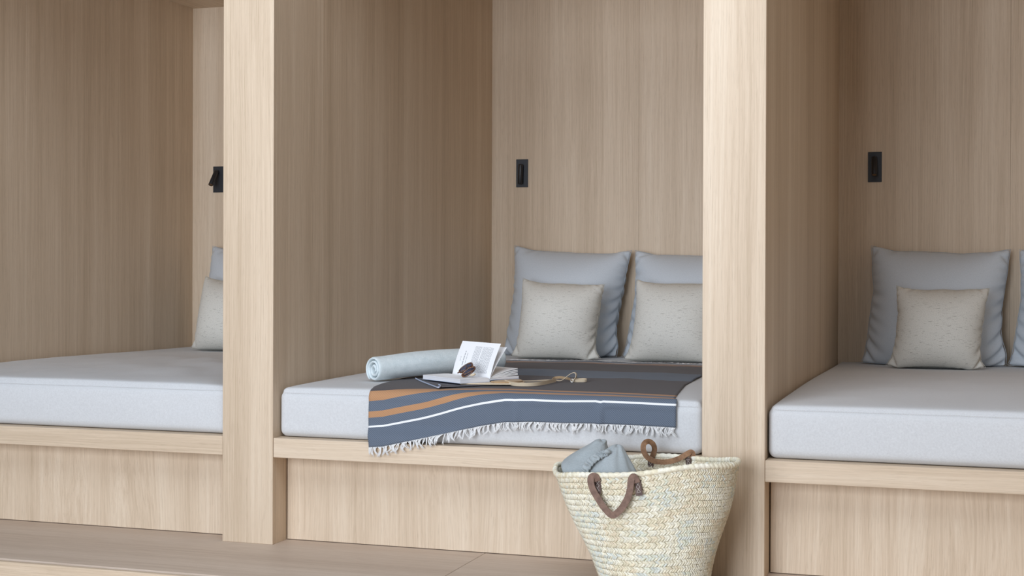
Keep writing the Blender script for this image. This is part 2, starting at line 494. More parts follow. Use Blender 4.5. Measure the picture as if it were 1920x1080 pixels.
for i in range(3):
    tag(make_mattress(i), ml[i], 'mattress', 'fitted mattresses')

# ------------------------------------------------------------------ cushions: two welded sheets inflated against bed and wall
def sim_cushion(corners, rw, rh, n=34, pressure=1.0, floor=None, wall=None, front=None, seed=1, iters=420, fat=0.06, top_sag=((0, 0), (.08, .009), (.17, .021), (.4, .022), (.66, .025), (.85, .019), (.93, .009), (1, 0)),
                left_bow=((0, 0), (.06, .012), (.2, .018), (.4, .023), (.6, .028), (.88, .010), (1, 0)), right_bow=((0, 0), (.1, .0), (.2, .016), (.3, .026), (.5, .026), (.67, .016), (.9, .006), (1, 0))):
    """corners TL,TR,BL,BR.  Position-based cloth: returns V,F,uv,rim index loop"""
    rng = np.random.RandomState(seed)
    TL, TR, BL, BR = [np.array(c, float) for c in corners]
    N = n+1
    u, v = np.meshgrid(np.linspace(0, 1, N), np.linspace(0, 1, N))       # v from bottom to top
    P = (BL[None, None]*((1-u)*(1-v))[..., None]+BR[None, None]*(u*(1-v))[..., None]+TL[None, None]*((1-u)*v)[..., None]+TR[None, None]*(u*v)[..., None])
    nrm = np.cross(TR-TL, TL-BL); nrm /= np.linalg.norm(nrm)
    if nrm[1] > 0: nrm = -nrm                                             # towards the viewer side (-Y)
    bump = fat*(np.clip(16*u*(1-u)*v*(1-v), 0, 1)**0.5)[..., None]
    Fp = P+nrm*bump; Bp = P-nrm*bump*0.6
    idF = np.arange(N*N).reshape(N, N); idB = np.full((N, N), -1)
    inner = np.zeros((N, N), bool); inner[1:-1, 1:-1] = True
    idB[~inner] = idF[~inner]; idB[inner] = N*N+np.arange(inner.sum())
    X = np.vstack([Fp.reshape(-1, 3), Bp[inner]])
    X += rng.normal(0, 0.0012, X.shape)
    uv = np.zeros((len(X), 2)); uv[idF.ravel()] = np.stack([u*rw, v*rh], -1).reshape(-1, 2); uv[idB.ravel()] = np.stack([u*rw, v*rh], -1).reshape(-1, 2)
    dx, dy = rw/n, rh/n
    E = []; Lr = []; S = []
    def add(a, b, l, s): E.append(np.stack([a.ravel(), b.ravel()], 1)); Lr.append(np.full(a.size, l)); S.append(np.full(a.size, s))
    for I in (idF, idB):
        add(I[:, :-1], I[:, 1:], dx, 1.0); add(I[:-1], I[1:], dy, 1.0)
        dg = math.hypot(dx, dy)
        add(I[:-1, :-1], I[1:, 1:], dg, 0.35); add(I[:-1, 1:], I[1:, :-1], dg, 0.35)
        add(I[:, :-2], I[:, 2:], 2*dx, 0.12); add(I[:-2], I[2:], 2*dy, 0.12)
    E = np.vstack(E); Lr = np.concatenate(Lr); S = np.concatenate(S)
    i, j = E[:, 0], E[:, 1]; M = len(X)
    cnt = np.bincount(i, S, M)+np.bincount(j, S, M)
    T = []
    for I, fl in ((idF, False), (idB, True)):
        q = np.stack([I[:-1, :-1], I[:-1, 1:], I[1:, 1:], I[1:, :-1]], -1).reshape(-1, 4)
        if fl: q = q[:, ::-1]
        T.append(q)
    Q = np.vstack(T)
    # orientation: want front normals along nrm
    a, b, c = X[Q[0, 0]], X[Q[0, 1]], X[Q[0, 3]]
    if np.dot(np.cross(b-a, c-a), nrm) < 0: Q = Q[:, ::-1]
    pins = {idF[-1, 0]: TL, idF[-1, -1]: TR, idF[0, 0]: BL, idF[0, -1]: BR}
    fr = np.linspace(0, 1, N); nz = np.array([mnoise.noise(Vector((x*7, seed, 1.0))) for x in fr])*np.sin(PI*fr)
    ip = lambda T, x: np.interp(x, [q[0] for q in T], [q[1] for q in T])
    for k in range(1, n):                                                  # hems keep the sag and waist seen in the photograph
        pins[idF[-1, k]] = TL+(TR-TL)*fr[k]-np.array([0, 0, ip(top_sag, fr[k])+.003*nz[k]])
        pins[idF[0, k]] = BL+(BR-BL)*fr[k]-np.array([0, 0.004*math.sin(fr[k]*9+seed), .002])
        pins[idF[k, 0]] = BL+(TL-BL)*fr[k]+np.array([ip(left_bow, fr[k])+.003*nz[k], 0, 0])
        pins[idF[k, -1]] = BR+(TR-BR)*fr[k]+np.array([-ip(right_bow, fr[k])+.003*nz[-k], 0, 0])
    pk = np.array(list(pins.keys())); pv = np.array(list(pins.values()))
    Vv = np.zeros_like(X); dt = 1.0
    for it in range(iters):
        a, b, c, d = X[Q[:, 0]], X[Q[:, 1]], X[Q[:, 2]], X[Q[:, 3]]
        fn = np.cross(c-a, d-b)*0.5
        acc = np.zeros_like(X)
        for k in range(4):
            for ax in range(3): acc[:, ax] += np.bincount(Q[:, k], fn[:, ax], M)
        ph = min(1.0, it/80)
        Vv = Vv*0.90+acc/(4*dx*dy)*0.00040*pressure*ph
        Vv[:, 2] -= 0.00006
        Xo = X.copy(); X = X+Vv*dt
        for _ in range(4):
            dvec = X[j]-X[i]; L = np.linalg.norm(dvec, axis=1)+1e-9
            corr = dvec*((L-Lr)/L*0.5*S)[:, None]
            for ax in range(3):
                X[:, ax] += 1.6*(np.bincount(i, corr[:, ax], M)-np.bincount(j, corr[:, ax], M))/cnt*1.0
            X[pk] = pv
        if floor is not None:
            m = X[:, 2] < floor; X[m, 2] = floor
        if wall is not None:
            m = X[:, 1] > wall; X[m, 1] = wall
        if front is not None:
            yl = front(X); m = X[:, 1] > yl; X[m, 1] = yl[m]
        Vv = (X-Xo)*0.9
    loop = list(idF[0, :-1])+list(idF[:-1, -1])+list(idF[-1, :0:-1])+list(idF[:0:-1, 0])
    return X, Q, uv, loop
seam_blue = plain('blue_grey_seam', srgb(168, 176, 184), 0.9, 0.1)
seam_oat = plain('oatmeal_seam', srgb(188, 185, 176), 0.9, 0.1)
def cushion(name, sim, mat, label, group, seam_mat, seam_r=0.0013):
    X, Q, uv, loop = sim
    base = Vector((X[:, 0].mean(), X[:, 1].mean(), X[:, 2].min()))
    o = from_np(name, X-np.array(base), Q, mat, None, base, True, uv)
    sub = o.modifiers.new('smooth', 'SUBSURF'); sub.levels = 1; sub.render_levels = 1
    P = [Vector(X[k])-base for k in loop]
    V, F = tube_np(P, seam_r, 5, True)
    from_np('seam', V, F, seam_mat, o, (0, 0, 0), True)
    tag(o, label, 'cushion', group)
    return o
def shifted(sim, off, flip=False):
    X, Q, uv, loop = sim
    return X+np.array(off), Q, uv, loop

WALL = D-0.004
def bedz(x, y, bay): return mattress_top(x, y, bay)
zf = 0.539
eu = []
eu.append(sim_cushion([(-2.213, 2.262, 1.073), (-1.620, 2.262, 1.049), (-2.247, 2.17, 0.542), (-1.669, 2.17, 0.542)], 0.645, 0.64, 42, 0.42, zf, WALL, None, 3))
eu.append(sim_cushion([(-1.602, 2.262, 1.049), (-1.02, 2.262, 1.045), (-1.650, 2.19, 0.542), (-1.03, 2.17, 0.542)], 0.635, 0.635, 42, 0.42, zf, WALL, None, 8))
eu.append(sim_cushion([(-0.498, 2.262, 1.070), (0.1045, 2.262, 1.055), (-0.535, 2.17, 0.542), (0.086, 2.17, 0.542)], 0.655, 0.645, 42, 0.42, zf, WALL, None, 5))
GE = 'blue grey euro cushions'
cushion('euro_cushion', eu[0], euro_linen, 'large blue-grey linen cushion leaning at the back of the middle bay, beside the open book', GE, seam_blue)
cushion('euro_cushion', eu[1], euro_linen, 'large blue-grey linen cushion half hidden by the post behind the basket', GE, seam_blue)
cushion('euro_cushion', eu[2], euro_linen, 'large blue-grey linen cushion fully in view in the right bay', GE, seam_blue)
cushion('euro_cushion', shifted(eu[1], (1.7425, 0, 0.004)), euro_linen, 'large blue-grey linen cushion cut off by the right edge of the photo', GE, seam_blue)
cushion('euro_cushion', shifted(eu[0], (-1.686, 0, 0)), euro_linen, 'sliver of large blue-grey cushion beside the left post in the left bay', GE, seam_blue)

def in_front(sim):       # keep clear of the big cushion behind
    X0 = sim[0]; g = np.full((64, 48), 9.0); x0, x1, z0, z1 = X0[:, 0].min(), X0[:, 0].max(), X0[:, 2].min(), X0[:, 2].max()
    def cell(X): return (np.clip(((X[:, 0]-x0)/(x1-x0)*63).round().astype(int), 0, 63), np.clip(((X[:, 2]-z0)/(z1-z0)*47).round().astype(int), 0, 47))
    i, k = cell(X0); np.minimum.at(g, (i, k), X0[:, 1])
    for _ in range(4):
        pad = np.pad(g, 1, mode='edge'); g = np.minimum.reduce([pad[1:-1, 1:-1], pad[:-2, 1:-1], pad[2:, 1:-1], pad[1:-1, :-2], pad[1:-1, 2:]])
    def f(X):
        i, k = cell(X); return g[i, k]-0.006
    return f
CAMP = np.array([0, -4.5, .9777])
def nearer(c, k):        # slide a cushion towards the room along the line of sight so that it clears the one behind
    return [tuple(CAMP+(np.array(p)-CAMP)*(1-k)) for p in c]
cs = [[(-2.100, 2.045, 0.916), (-1.697, 2.045, 0.888), (-2.128, 1.945, 0.548), (-1.690, 1.945, 0.548)],
      [(-1.545, 2.045, 0.914), (-1.130, 2.045, 0.900), (-1.578, 1.93, 0.548), (-1.13, 1.93, 0.548)],
      [(-0.374, 2.045, 0.893), (0.0165, 2.045, 0.884), (-0.411, 1.95, 0.548), (0.0015, 1.95, 0.548)]]
cs = [nearer(c, .0125) for c in cs]
sm = [sim_cushion(c, 0.452, 0.43, 36, 0.55, zf+0.004, None, in_front(eu[k]), 11+k*4, top_sag=((0, 0), (.08, .011), (.23, .018), (.48, .013), (.72, .011), (.92, .005), (1, 0)),
                  left_bow=((0, 0), (.08, .016), (.2, .026), (.45, .026), (.68, .022), (.9, .008), (1, 0)), right_bow=((0, 0), (.06, .016), (.12, .026), (.3, .032), (.58, .022), (.8, .014), (1, 0))) for k, c in enumerate(cs)]
GS = 'small flecked cushions'
cushion('scatter_cushion', sm[0], slub_weave, 'small flecked oatmeal cushion at the back of the middle bed, nearest the open book', GS, seam_oat)
cushion('scatter_cushion', sm[1], slub_weave, 'small flecked oatmeal cushion cut off by the post behind the basket', GS, seam_oat)
cushion('scatter_cushion', sm[2], slub_weave, 'small flecked oatmeal cushion on the bed in the right bay', GS, seam_oat)
cushion('scatter_cushion', shifted(sm[0], (-1.694, 0.0, 0)), slub_weave, 'small flecked oatmeal cushion peeping from behind the left post', GS, seam_oat)

# ------------------------------------------------------------------ reading lights
def reading_light(x, z, tilt, yaw, label):
    t = empty('reading_light', (x, D, z))
    box('wall_plate', (x-0.031, D-0.004, z-0.0695), (x+0.031, D-0.0003, z+0.0695), plate_metal, t, 0.0012)
    # spot tube hung from its top end
    bm = bmesh.new()
    prof = [(0.0, 0.0), (0.0085, 0.0), (0.0118, -0.0025), (0.0125, -0.007), (0.0125, -0.0975), (0.0115, -0.0985), (0.0105, -0.0985), (0.0100, -0.094), (0.0, -0.094)]
    n = 24; rings = []
    for r_, h in prof:
        rings.append([bm.verts.new((r_*math.cos(2*PI*k/n), r_*math.sin(2*PI*k/n), h)) for k in range(n)] if r_ > 0 else [bm.verts.new((0, 0, h))])
    for p, q in zip(rings[:-1], rings[1:]):
        for k in range(n):
            a = p[k % len(p)], p[(k+1) % len(p)]; b = q[k % len(q)], q[(k+1) % len(q)]
            vs = list(dict.fromkeys([a[0], a[1], b[1], b[0]]))
            if len(vs) >= 3: bm.faces.new(vs)
    bmesh.ops.recalc_face_normals(bm, faces=bm.faces)
    me = bpy.data.meshes.new('spot_tube'); bm.to_mesh(me); bm.free()
    h = link('spot_tube', me, black_metal, t, (-0.002, -0.0185, 0.044), True)
    h.rotation_euler = (R(-tilt), 0, R(yaw))
    bm = bmesh.new(); bmesh.ops.create_cone(bm, cap_ends=True, segments=20, radius1=0.0098, radius2=0.0098, depth=0.002)
    me = bpy.data.meshes.new('lens'); bm.to_mesh(me); bm.free()
    link('lens', me, lens_metal, h, (0, 0, -0.0955))
    V, F = tube_np([(-0.002, -0.004, 0.036), (-0.002, -0.017, 0.036)], 0.007, 12)
    from_np('pivot', V, F, black_metal, t, (0, 0, 0), False)
    tag(t, label, 'wall light', 'black reading lights')
reading_light(-3.9043, 1.4300, 38, 0, 'black wall reading light pulled out beside the left post')
reading_light(-2.1965, 1.4343, 3, -18, 'black wall reading light folded flat on the back wall of the middle bay')
reading_light(-0.4880, 1.4343, 30, 5, 'black wall reading light pointing forward on the back wall of the right bay')

# ------------------------------------------------------------------ striped throw on the middle bed
def sstep(a, b, x):
    t = min(1.0, max(0.0, (x-a)/(b-a))); return t*t*(3-2*t)
def lerp_tab(T, x):
    if x <= T[0][0]: return T[0][1]
    for (a, u), (b, v) in zip(T[:-1], T[1:]):
        if x <= b: return u+(v-u)*(x-a)/(b-a)
    return T[-1][1]
HEM = [(0, .357), (.05, .362), (.13, .381), (.26, .411), (.38, .441), (.46, .457), (.55, .462), (.65, .4615), (.75, .464), (.88, .4635), (1, .461)]
TL_ = 1.80
def face_y(x, z):
    """front surface of the hanging part: clears mattress face, then the rail edge lower down"""
    y = MF-0.0095-0.005*math.sin(PI*min(1, max(0, (z-ZT)/0.16)))
    y -= (y+0.007)*sstep(0.435, 0.385, z)
    return y
def throw_path(s):
    zh = lerp_tab(HEM, s)
    xl0, xr0 = -2.006, -0.936
    P = []; z = zh
    xl0 += .004; xe = xl0+(xr0-xl0)*s
    cr = 0.009*math.exp(-((xe+1.478)/0.018)**2)+0.014*math.exp(-((xe+1.187)/0.011)**2)-0.006*math.exp(-((xe+1.165)/0.012)**2)-0.005*math.exp(-((xe+1.50)/0.012)**2)
    wav = 0.0025*mnoise.noise(Vector((xe*9, 0.3, 2)))
    while z < 0.512:
        f = 1-0.5*sstep(zh, 0.53, z)
        P.append(Vector((xe+.014*(1-s)**2*sstep(.44, .36, z), min(face_y(xe, z)-(cr+wav+0.002)*f, face_y(xe, z)), z))); z += 0.008
    P += [Vector((xe, 0.0215, 0.522)), Vector((xe, 0.0245, 0.532)), Vector((xe, 0.030, 0.5405)), Vector((xe, 0.040, 0.5475))]
    y = 0.055
    while y < 2.1:
        xl = lerp_tab([(0.03, -1.995), (.09, -2.013), (.22, -2.03), (.37, -2.04), (1.8, -2.04)], y)
        xr = lerp_tab([(0.03, -0.944), (.51, -1.004), (.9, -1.020), (1.8, -1.16)], y)
        x = xl+(xr-xl)*s
        zz = mattress_top(x, y)+0.0012+0.0014*sstep(.45, .8, y)
        wr = 0.0022*mnoise.noise(Vector((x*5, y*6, 3)))+0.0018*mnoise.noise(Vector((x*14, y*9, 5)))
        P.append(Vector((x, y, zz+max(-0.0010, wr)*(.35+.65*sstep(.35, .6, y))+0.0015*max(0, math.sin(y*23+x*4))*sstep(.6, 1.0, y)))); y += 0.012
    return P
def resample(P, ts):
    out = []; acc = 0.0; k = 0
    L = [0.0]
    for a, b in zip(P[:-1], P[1:]): L.append(L[-1]+(b-a).length)
    for t in ts:
        while k < len(L)-2 and L[k+1] < t: k += 1
        u = (t-L[k])/(L[k+1]-L[k]); out.append(P[k].lerp(P[k+1], u))
    return out
NS = 120
tt = [0.006*i for i in range(40)]+[0.24+0.012*i for i in range(130)]
tt = [t for t in tt if t < TL_]+[TL_]
V = []; uvs = []; rows = []
for i in range(NS+1):
    s = i/NS
    L = TL_+0.03*math.sin(s*7)+0.02*math.sin(s*17+1)-0.05*s
    pts = resample(throw_path(s), [t*L/TL_ for t in tt])
    rows.append(pts); V += pts; uvs += [(s*1.06, t) for t in tt]
F = [(a, d, c, b) for a, b, c, d in grid_faces(NS+1, len(tt))]
base = Vector((-1.5, 0.7, 0.56))
th = from_np('striped_throw', [v-base for v in V], F, throw_weave, None, base, True, uvs)
so = th.modifiers.new('thickness', 'SOLIDIFY'); so.thickness = 0.0022; so.offset = 1.0
tag(th, 'blue-grey woven throw with orange and white stripes spread over the middle bed', 'throw')
# knotted cotton fringe at both ends
def fringe(end):
    rng = random.Random(4+end); parts = []
    n = 520 if end == 0 else 300
    for k in range(n):
        s = (k+rng.uniform(.1, .9))/n
        i = min(NS-1, int(s*NS)); f = s*NS-i
        p = rows[i][0 if end == 0 else -1].lerp(rows[i+1][0 if end == 0 else -1], f)
        if k % 4 == 0: gs, gc, gl = rng.uniform(-.4, .4), rng.uniform(-1, 1), rng.uniform(.024, .037)
        L = gl*rng.uniform(.85, 1.05)
        ph = math.sin(s*95)*0.5+math.sin(s*41+1)*0.5
        sway = ph*0.55+gs+rng.uniform(-.12, .12)-.12*((k % 4)-1.5); curl = gc+rng.uniform(-.25, .25)
        P = []
        for q in range(6):
            t = q/5
            a = sway*t*0.7+curl*0.35*math.sin(PI*t*1.1)
            if end == 0:
                z = p.z-L*t*(1-0.12*abs(sway)); x = p.x+L*a
                y = min(p.y, face_y(x, z))-0.002-0.004*t*rng.uniform(.2, 1)
                if z < ZT+0.006: y = min(y, -0.0045)
                P.append(Vector((x, y+0.001*(1-t), z)))
            else:
                y = p.y+L*1.3*t; x = p.x+L*a*1.6
                P.append(Vector((x, y, mattress_top(x, y)+0.0025+0.005*math.sin(PI*t)*rng.uniform(0, 1)+0.002*(1-t))))
        parts.append(tube_np(P, [0.0011, 0.0012, 0.0012, 0.0011, 0.0010, 0.0007], 4))
    V, F = join_np(parts)
    o = from_np('fringe', [v-base for v in V], F, fringe_white, th, (0, 0, 0), True); o['kind'] = 'stuff'
    o['label'] = 'white fringe hanging over the bed front' if end == 0 else 'white fringe at the far end, by the cushions'
fringe(0); fringe(1)
# ------------------------------------------------------------------ rolled towel
def rolled_towel():
    d = Vector((.53, .85, 0)).normalized(); n = Vector((.85, -.53, 0)).normalized(); up = Vector((0, 0, 1))
    o0 = Vector((-2.092, .262, 0)); L = 0.585
    NP_ = 150; turns = 2.75; V = []
    st = [0, .0025, .007, .014, .05, .12, .2, .3, .4, .48, L-.014, L-.007, L-.0025, L]
    tk = [.25, .7, .95, 1, 1, 1, 1, 1, 1, 1, 1, .95, .7, .25]
    for i in range(NP_+1):
        ph = i/NP_; ang = -PI*0.70-2*PI*turns*(1-ph)          # outer end tucked under at the lower left
        r0 = 0.0085+(0.0462-0.0085)*(ph**0.92)
        wob = 0.0022*mnoise.noise(Vector((ang*0.7, 2.2, 1)))+0.0012*mnoise.noise(Vector((ang*2.1, 5, 1)))
        off = 0.008*mnoise.noise(Vector((ang*0.35, 9, 4)))
        ring = []
        for side in (1, -1):
            seq = range(len(st)) if side == 1 else range(len(st)-1, -1, -1)
            for j in seq:
                g = 1+0.12*sstep(0.0, 0.30, st[j])
                th_ = 0.0048*tk[j]*(0.25 if ph > .993 else 1)*(0.5 if ph < .01 else 1)
                r = (r0+wob)*g+side*th_
                a = st[j]+(off if j < 5 else (off*(1-(j-4)/9)))
                p = r*math.cos(ang)*1.03; q = r*math.sin(ang)*0.97
                c = o0+d*a
                zc = 0.0478*(1+0.12*sstep(0, .30, st[j]))
                lump = 0.0022*mnoise.noise(Vector((math.cos(ang)*1.5, math.sin(ang)*1.5, a*9)))*(1 if side == 1 else .3)
                z = q+zc
                if z < 0.006: z = max(0.0008, 0.006+(z-0.006)*0.45)
                ring.append(c+n*p+up*(z+lump+mattress_top(c.x, c.y)+(-.0025 if c.x < -2.04 else .0012)))
        V.append(ring)
    m = len(V[0]); F = []
    for i in range(NP_):
        for k in range(m):
            F.append((i*m+k, i*m+(k+1) % m, (i+1)*m+(k+1) % m, (i+1)*m+k))
    F.append(tuple(range(m))); F.append(tuple(NP_*m+k for k in range(m-1, -1, -1)))
    base = Vector((-1.95, .55, 0.5595))
    pts = [p-base for r in V for p in r]
    o = from_np('rolled_towel', pts, F, towel_terry, None, base, True)
    o.modifiers.new('smooth', 'SUBSURF').render_levels = 1
    tag(o, 'pale blue-grey terry towel rolled up on the middle bed', 'towel')
rolled_towel()

# ------------------------------------------------------------------ book, notebook, pouch, sunglasses on the throw
E1 = Vector((-.8171, .5765, 0)); E2 = Vector((.5765, .8171, 0)); UP = Vector((0, 0, 1))
BN = Vector((-1.7155, .146, 0.5690)); PW, PL = .1256, .2342
SP = BN+E2*PW                                             # near end of the spine
def slab(name, poly, z0, z1, mat, parent, base, bevel=0.001):
    bm = bmesh.new(); lo = [bm.verts.new((x-base.x, y-base.y, z0-base.z)) for x, y in poly]
    f = bm.faces.new(lo); r = bmesh.ops.extrude_face_region(bm, geom=[f])
    bmesh.ops.translate(bm, vec=(0, 0, z1-z0), verts=[v for v in r['geom'] if isinstance(v, bmesh.types.BMVert)])
    bmesh.ops.recalc_face_normals(bm, faces=bm.faces)
    if bevel: bmesh.ops.bevel(bm, geom=list(bm.edges), offset=bevel, segments=2, affect='EDGES')
    me = bpy.data.meshes.new(name); bm.to_mesh(me); bm.free()
    return link(name, me, mat, parent)
# notebook lowest
nb = empty('notebook', (-1.74, 0.22, 0.560)); tag(nb, 'flat dark notebook with a pale blue edge under the open book', 'notebook')
q0, q1, q2, q3 = (-1.763, .059), (-1.958, .345), (-1.765, .50), (-1.577, .262)
slab('cover', [q0, q3, q2, q1], 0.5608, 0.5622, cover_dark, nb, nb.location, 0.0004)
slab('page_block', [(-1.754, .070), (-1.582, .262), (-1.765, .490), (-1.945, .345)], 0.5619, 0.5629, paper_edges, nb, nb.location, 0.0002)
slab('cover', [q0, q3, q2, q1], 0.5630, 0.5642, cover_dark, nb, nb.location, 0.0004)
ep = bez([(-1.965, .352, .5655), (-1.91, .268, .5635), (-1.85, .18, .5628), (-1.80, .108, .5622), (-1.764, .056, .5622), (-1.756, .060, .5645), (-1.760, .070, .568), (-1.772, .085, .5688)], 6)
V, F = ribbon_np([p-nb.location for p in ep], [(0, -.3, 1)]*len(ep), 0.0042, 0.0012)
from_np('edge_strip', V, F, cover_pale, nb)['label'] = 'pale blue curled edge'

# pouch
po = empty('cotton_pouch', (-1.63, 0.27, 0.5645)); tag(po, 'cream cotton drawstring pouch lying under the open book', 'pouch')
slab('body', [(-1.724, .168), (-1.62, .185), (-1.553, .208), (-1.528, .262), (-1.545, .345), (-1.66, .42), (-1.79, .30)], 0.5645, 0.5686, cotton_cream, po, po.location, 0.0014)
# folded-back flap under the right half of the book
FL = [(-1.634, .226), (-1.612, .205), (-1.575, .212), (-1.546, .232), (-1.533, .288), (-1.556, .336), (-1.585, .352), (-1.612, .33)]
slab('flap', FL, 0.5690, 0.5738, cotton_tan, po, po.location, 0.002)
def strap(name, P, width, mat=None, W=None, thick=0.0016, n=6):
    Q = bez(P, n)
    if W is None: W = [(0, -.35, 1)]*len(Q)
    V, F = ribbon_np([p-po.location for p in Q], W, width, thick)
    return from_np(name, V, F, mat or cotton_cream, po, (0, 0, 0), False)
Z_ = lambda L, h: [(x, y, z+h) for x, y, z in L]
strap('strap', Z_([(-1.590, .256, .562), (-1.543, .202, .559), (-1.496, .196, .559), (-1.463, .232, .559), (-1.450, .306, .560), (-1.448, .401, .560)], .0095), .0132)
s2 = [(-1.574, .315, .570), (-1.540, .330, .569), (-1.508, .358, .5685), (-1.478, .400, .569), (-1.452, .410, .5685), (-1.434, .415, .567), (-1.419, .420, .576), (-1.403, .420, .589), (-1.387, .420, .5965), (-1.378, .420, .590), (-1.381, .420, .577), (-1.391, .420, .568)]
Q = bez(s2, 6)
Wd = []
for i in range(len(Q)):
    t = Q[min(i+1, len(Q)-1)]-Q[max(i-1, 0)]
    c = t.cross(Vector((0, 1, 0)))
    Wd.append(c+Vector((0, .3, 0)) if c.length > 1e-6 else Vector((0, 0, 1)))
strap('strap', s2, .0128, None, Wd)
strap('strap', [(-1.474, .440, .5655), (-1.470, .460, .572), (-1.450, .462, .5745), (-1.426, .455, .573), (-1.405, .44, .570)], .0085, cotton_tan)
strap('strap', [(-1.397, .432, .5685), (-1.375, .436, .570), (-1.355, .44, .571), (-1.346, .442, .569), (-1.352, .43, .5675), (-1.372, .425, .567), (-1.397, .424, .567)], .0095)
V, F = tube_np([Vector((-1.392+.0055*math.cos(a), .413, .5685+.0055*math.sin(a)))-po.location for a in [2*PI*k/16 for k in range(16)]], 0.0014, 6, True)
from_np('metal_ring', V, F, plain('ring_metal', (.7, .68, .64, 1), .3, .5, 1.0), po, (0, 0, 0), True)

# open book
bk = empty('open_book', SP); tag(bk, 'open white paperback with one printed leaf standing upright, on the middle bed', 'book')
def loft(name, secs, mat, closed_profile=True, smooth=False, parent=bk):
    """secs: list of cross sections (points) along the spine"""
    m = len(secs[0]); V = [p-bk.location for s in secs for p in s]; F = []
    for i in range(len(secs)-1):
        for k in range(m if closed_profile else m-1):
            F.append((i*m+k, i*m+(k+1) % m, (i+1)*m+(k+1) % m, (i+1)*m+k))
    if closed_profile:
        F.append(tuple(range(m-1, -1, -1))); F.append(tuple((len(secs)-1)*m+k for k in range(m)))
    return from_np(name, V, F, mat, parent, (0, 0, 0), smooth)
def section(prof, a):          # prof in (across from the spine, height)
    return [SP+E1*(a*PL)+E2*x+UP*h for x, h in prof]
# left half: cover board + page block rounding into the gutter
loft('cover', [section([(-PW-.002, 0), (.0, 0), (.0, .0009), (-PW-.002, .0009)], a) for a in (-.004, 1.004)], cover_pale)
lp = [(-PW, .0012), (-.001, .0012), (-.001, .0075), (-.006, .0125), (-.016, .0152), (-.035, .0160), (-.08, .0156), (-PW, .0148)]
loft('left_pages', [section(lp, a) for a in (0, .25, .5, .75, 1)], paper_edges)
loft('top_sheet', [section([(-.006, .0131), (-.016, .0158), (-.035, .0166), (-.08, .0162), (-PW, .0154), (-PW, .0150), (-.08, .0158), (-.035, .0162), (-.016, .0154), (-.006, .0127)], a) for a in (.001, .5, .999)], paper)
# right half: base block and fanned gatherings
rp = [(.001, .006), (.012, .0075), (.05, .0075), (PW, .007), (PW+.0004, .0155), (.08, .0158), (.04, .0148), (.012, .0112), (.001, .008)]
loft('right_pages', [section(rp, a) for a in (0, .5, 1)], paper_edges)
loft('cover', [section([(.0, .0050), (PW+.002, .0055), (PW+.002, .0064), (.0, .0060)], a) for a in (-.004, 1.004)], cover_pale)
def fan(h, lift, thick):
    xs = [0.0, .01, .025, .045, .07, .095, PW-.004]
    up_ = [(x, h+lift*((x/PW)**.75)*(1-.10*(x/PW)**3)) for x in xs]
    dn = [(x, y-thick*min(1, x/.03)) for x, y in up_][::-1]
    return up_+dn
for h, lift, tk in ((.0088, .0145, .0020), (.0098, .0185, .0024), (.0107, .0235, .0024), (.0116, .0290, .0026), (.0122, .0345, .0012)):
    loft('page', [section(fan(h, lift*(1-.06*a), tk), a) for a in (0, .5, 1)], paper, smooth=False)
# standing leaf and the one behind it
HG = SP+UP*.0105
def leaf(off, tk, bow):
    secs = []
    n_ = (E1.cross(off)).normalized()
    for i in range(9):
        t = i/8
        b = n_*(bow*math.sin(PI*t))
        secs.append((HG+off*t+b, HG+E1*PL+off*t+b, n_))
    V = []; F = []
    for p, q, n_ in secs: V += [p-bk.location, q-bk.location, q+n_*tk-bk.location, p+n_*tk-bk.location]
    for i in range(8):
        for k in range(4): F.append((i*4+k, i*4+(k+1) % 4, i*4+4+(k+1) % 4, i*4+4+k))
    F.append((0, 1, 2, 3)); F.append((35, 34, 33, 32))
    return from_np('page', V, F, paper, bk, (0, 0, 0), False), n_
OFF = Vector((.0418, -.0037, .1237)); BOW = -0.004
pg, pn = leaf(OFF, .0004, BOW); pg['label'] = 'upright leaf with printed text'
leaf(Vector((.0508, .0349, .1095)), .0004, -.003)
# print on the standing leaf: lines run from the spine outwards, head of the page to the left
side = pn if pn.dot(Vector((.4, -.9, .1))) > 0 else -pn
rng = random.Random(7); V = []; F = []
def pt(t, a): return HG+OFF*t+E1*(PL*a)+pn*(BOW*math.sin(PI*t))+(side*.0004 if side == pn else side*.0002)+(pn*.0004 if side == pn else Vector((0, 0, 0)))
def dash(t0, t1, a, hgt):
    o = len(V)
    V.extend([pt(t0, a-hgt/2), pt(t1, a-hgt/2), pt(t1, a+hgt/2), pt(t0, a+hgt/2)]); F.append((o, o+1, o+2, o+3))
def text_line(a, t0, t1, hgt, wmin=.03, wmax=.09, gap=.014):
    t = t0
    while t < t1-.01:
        w_ = min(rng.uniform(wmin, wmax), t1-t); dash(t, t+w_, a, hgt); t += w_+gap
for ln in range(19):                 # body text, foot of the page to the right
    a = .585-ln*.0252
    if ln in (8, 17): 
        a -= .0
    if ln == 7: text_line(a, .13, .42, .0088)
    elif ln == 12: text_line(a, .13, .86, .0088)
    else: text_line(a, .13, .875, .0088)
text_line(.80, .30, .72, .018, .05, .16, .02); text_line(.735, .36, .66, .010, .04, .1, .02); text_line(.885, .42, .58, .009, .04, .1, .02)
pt_ = from_np('printed_text', [v-bk.location for v in V], F, ink, bk); pt_['kind'] = 'stuff'

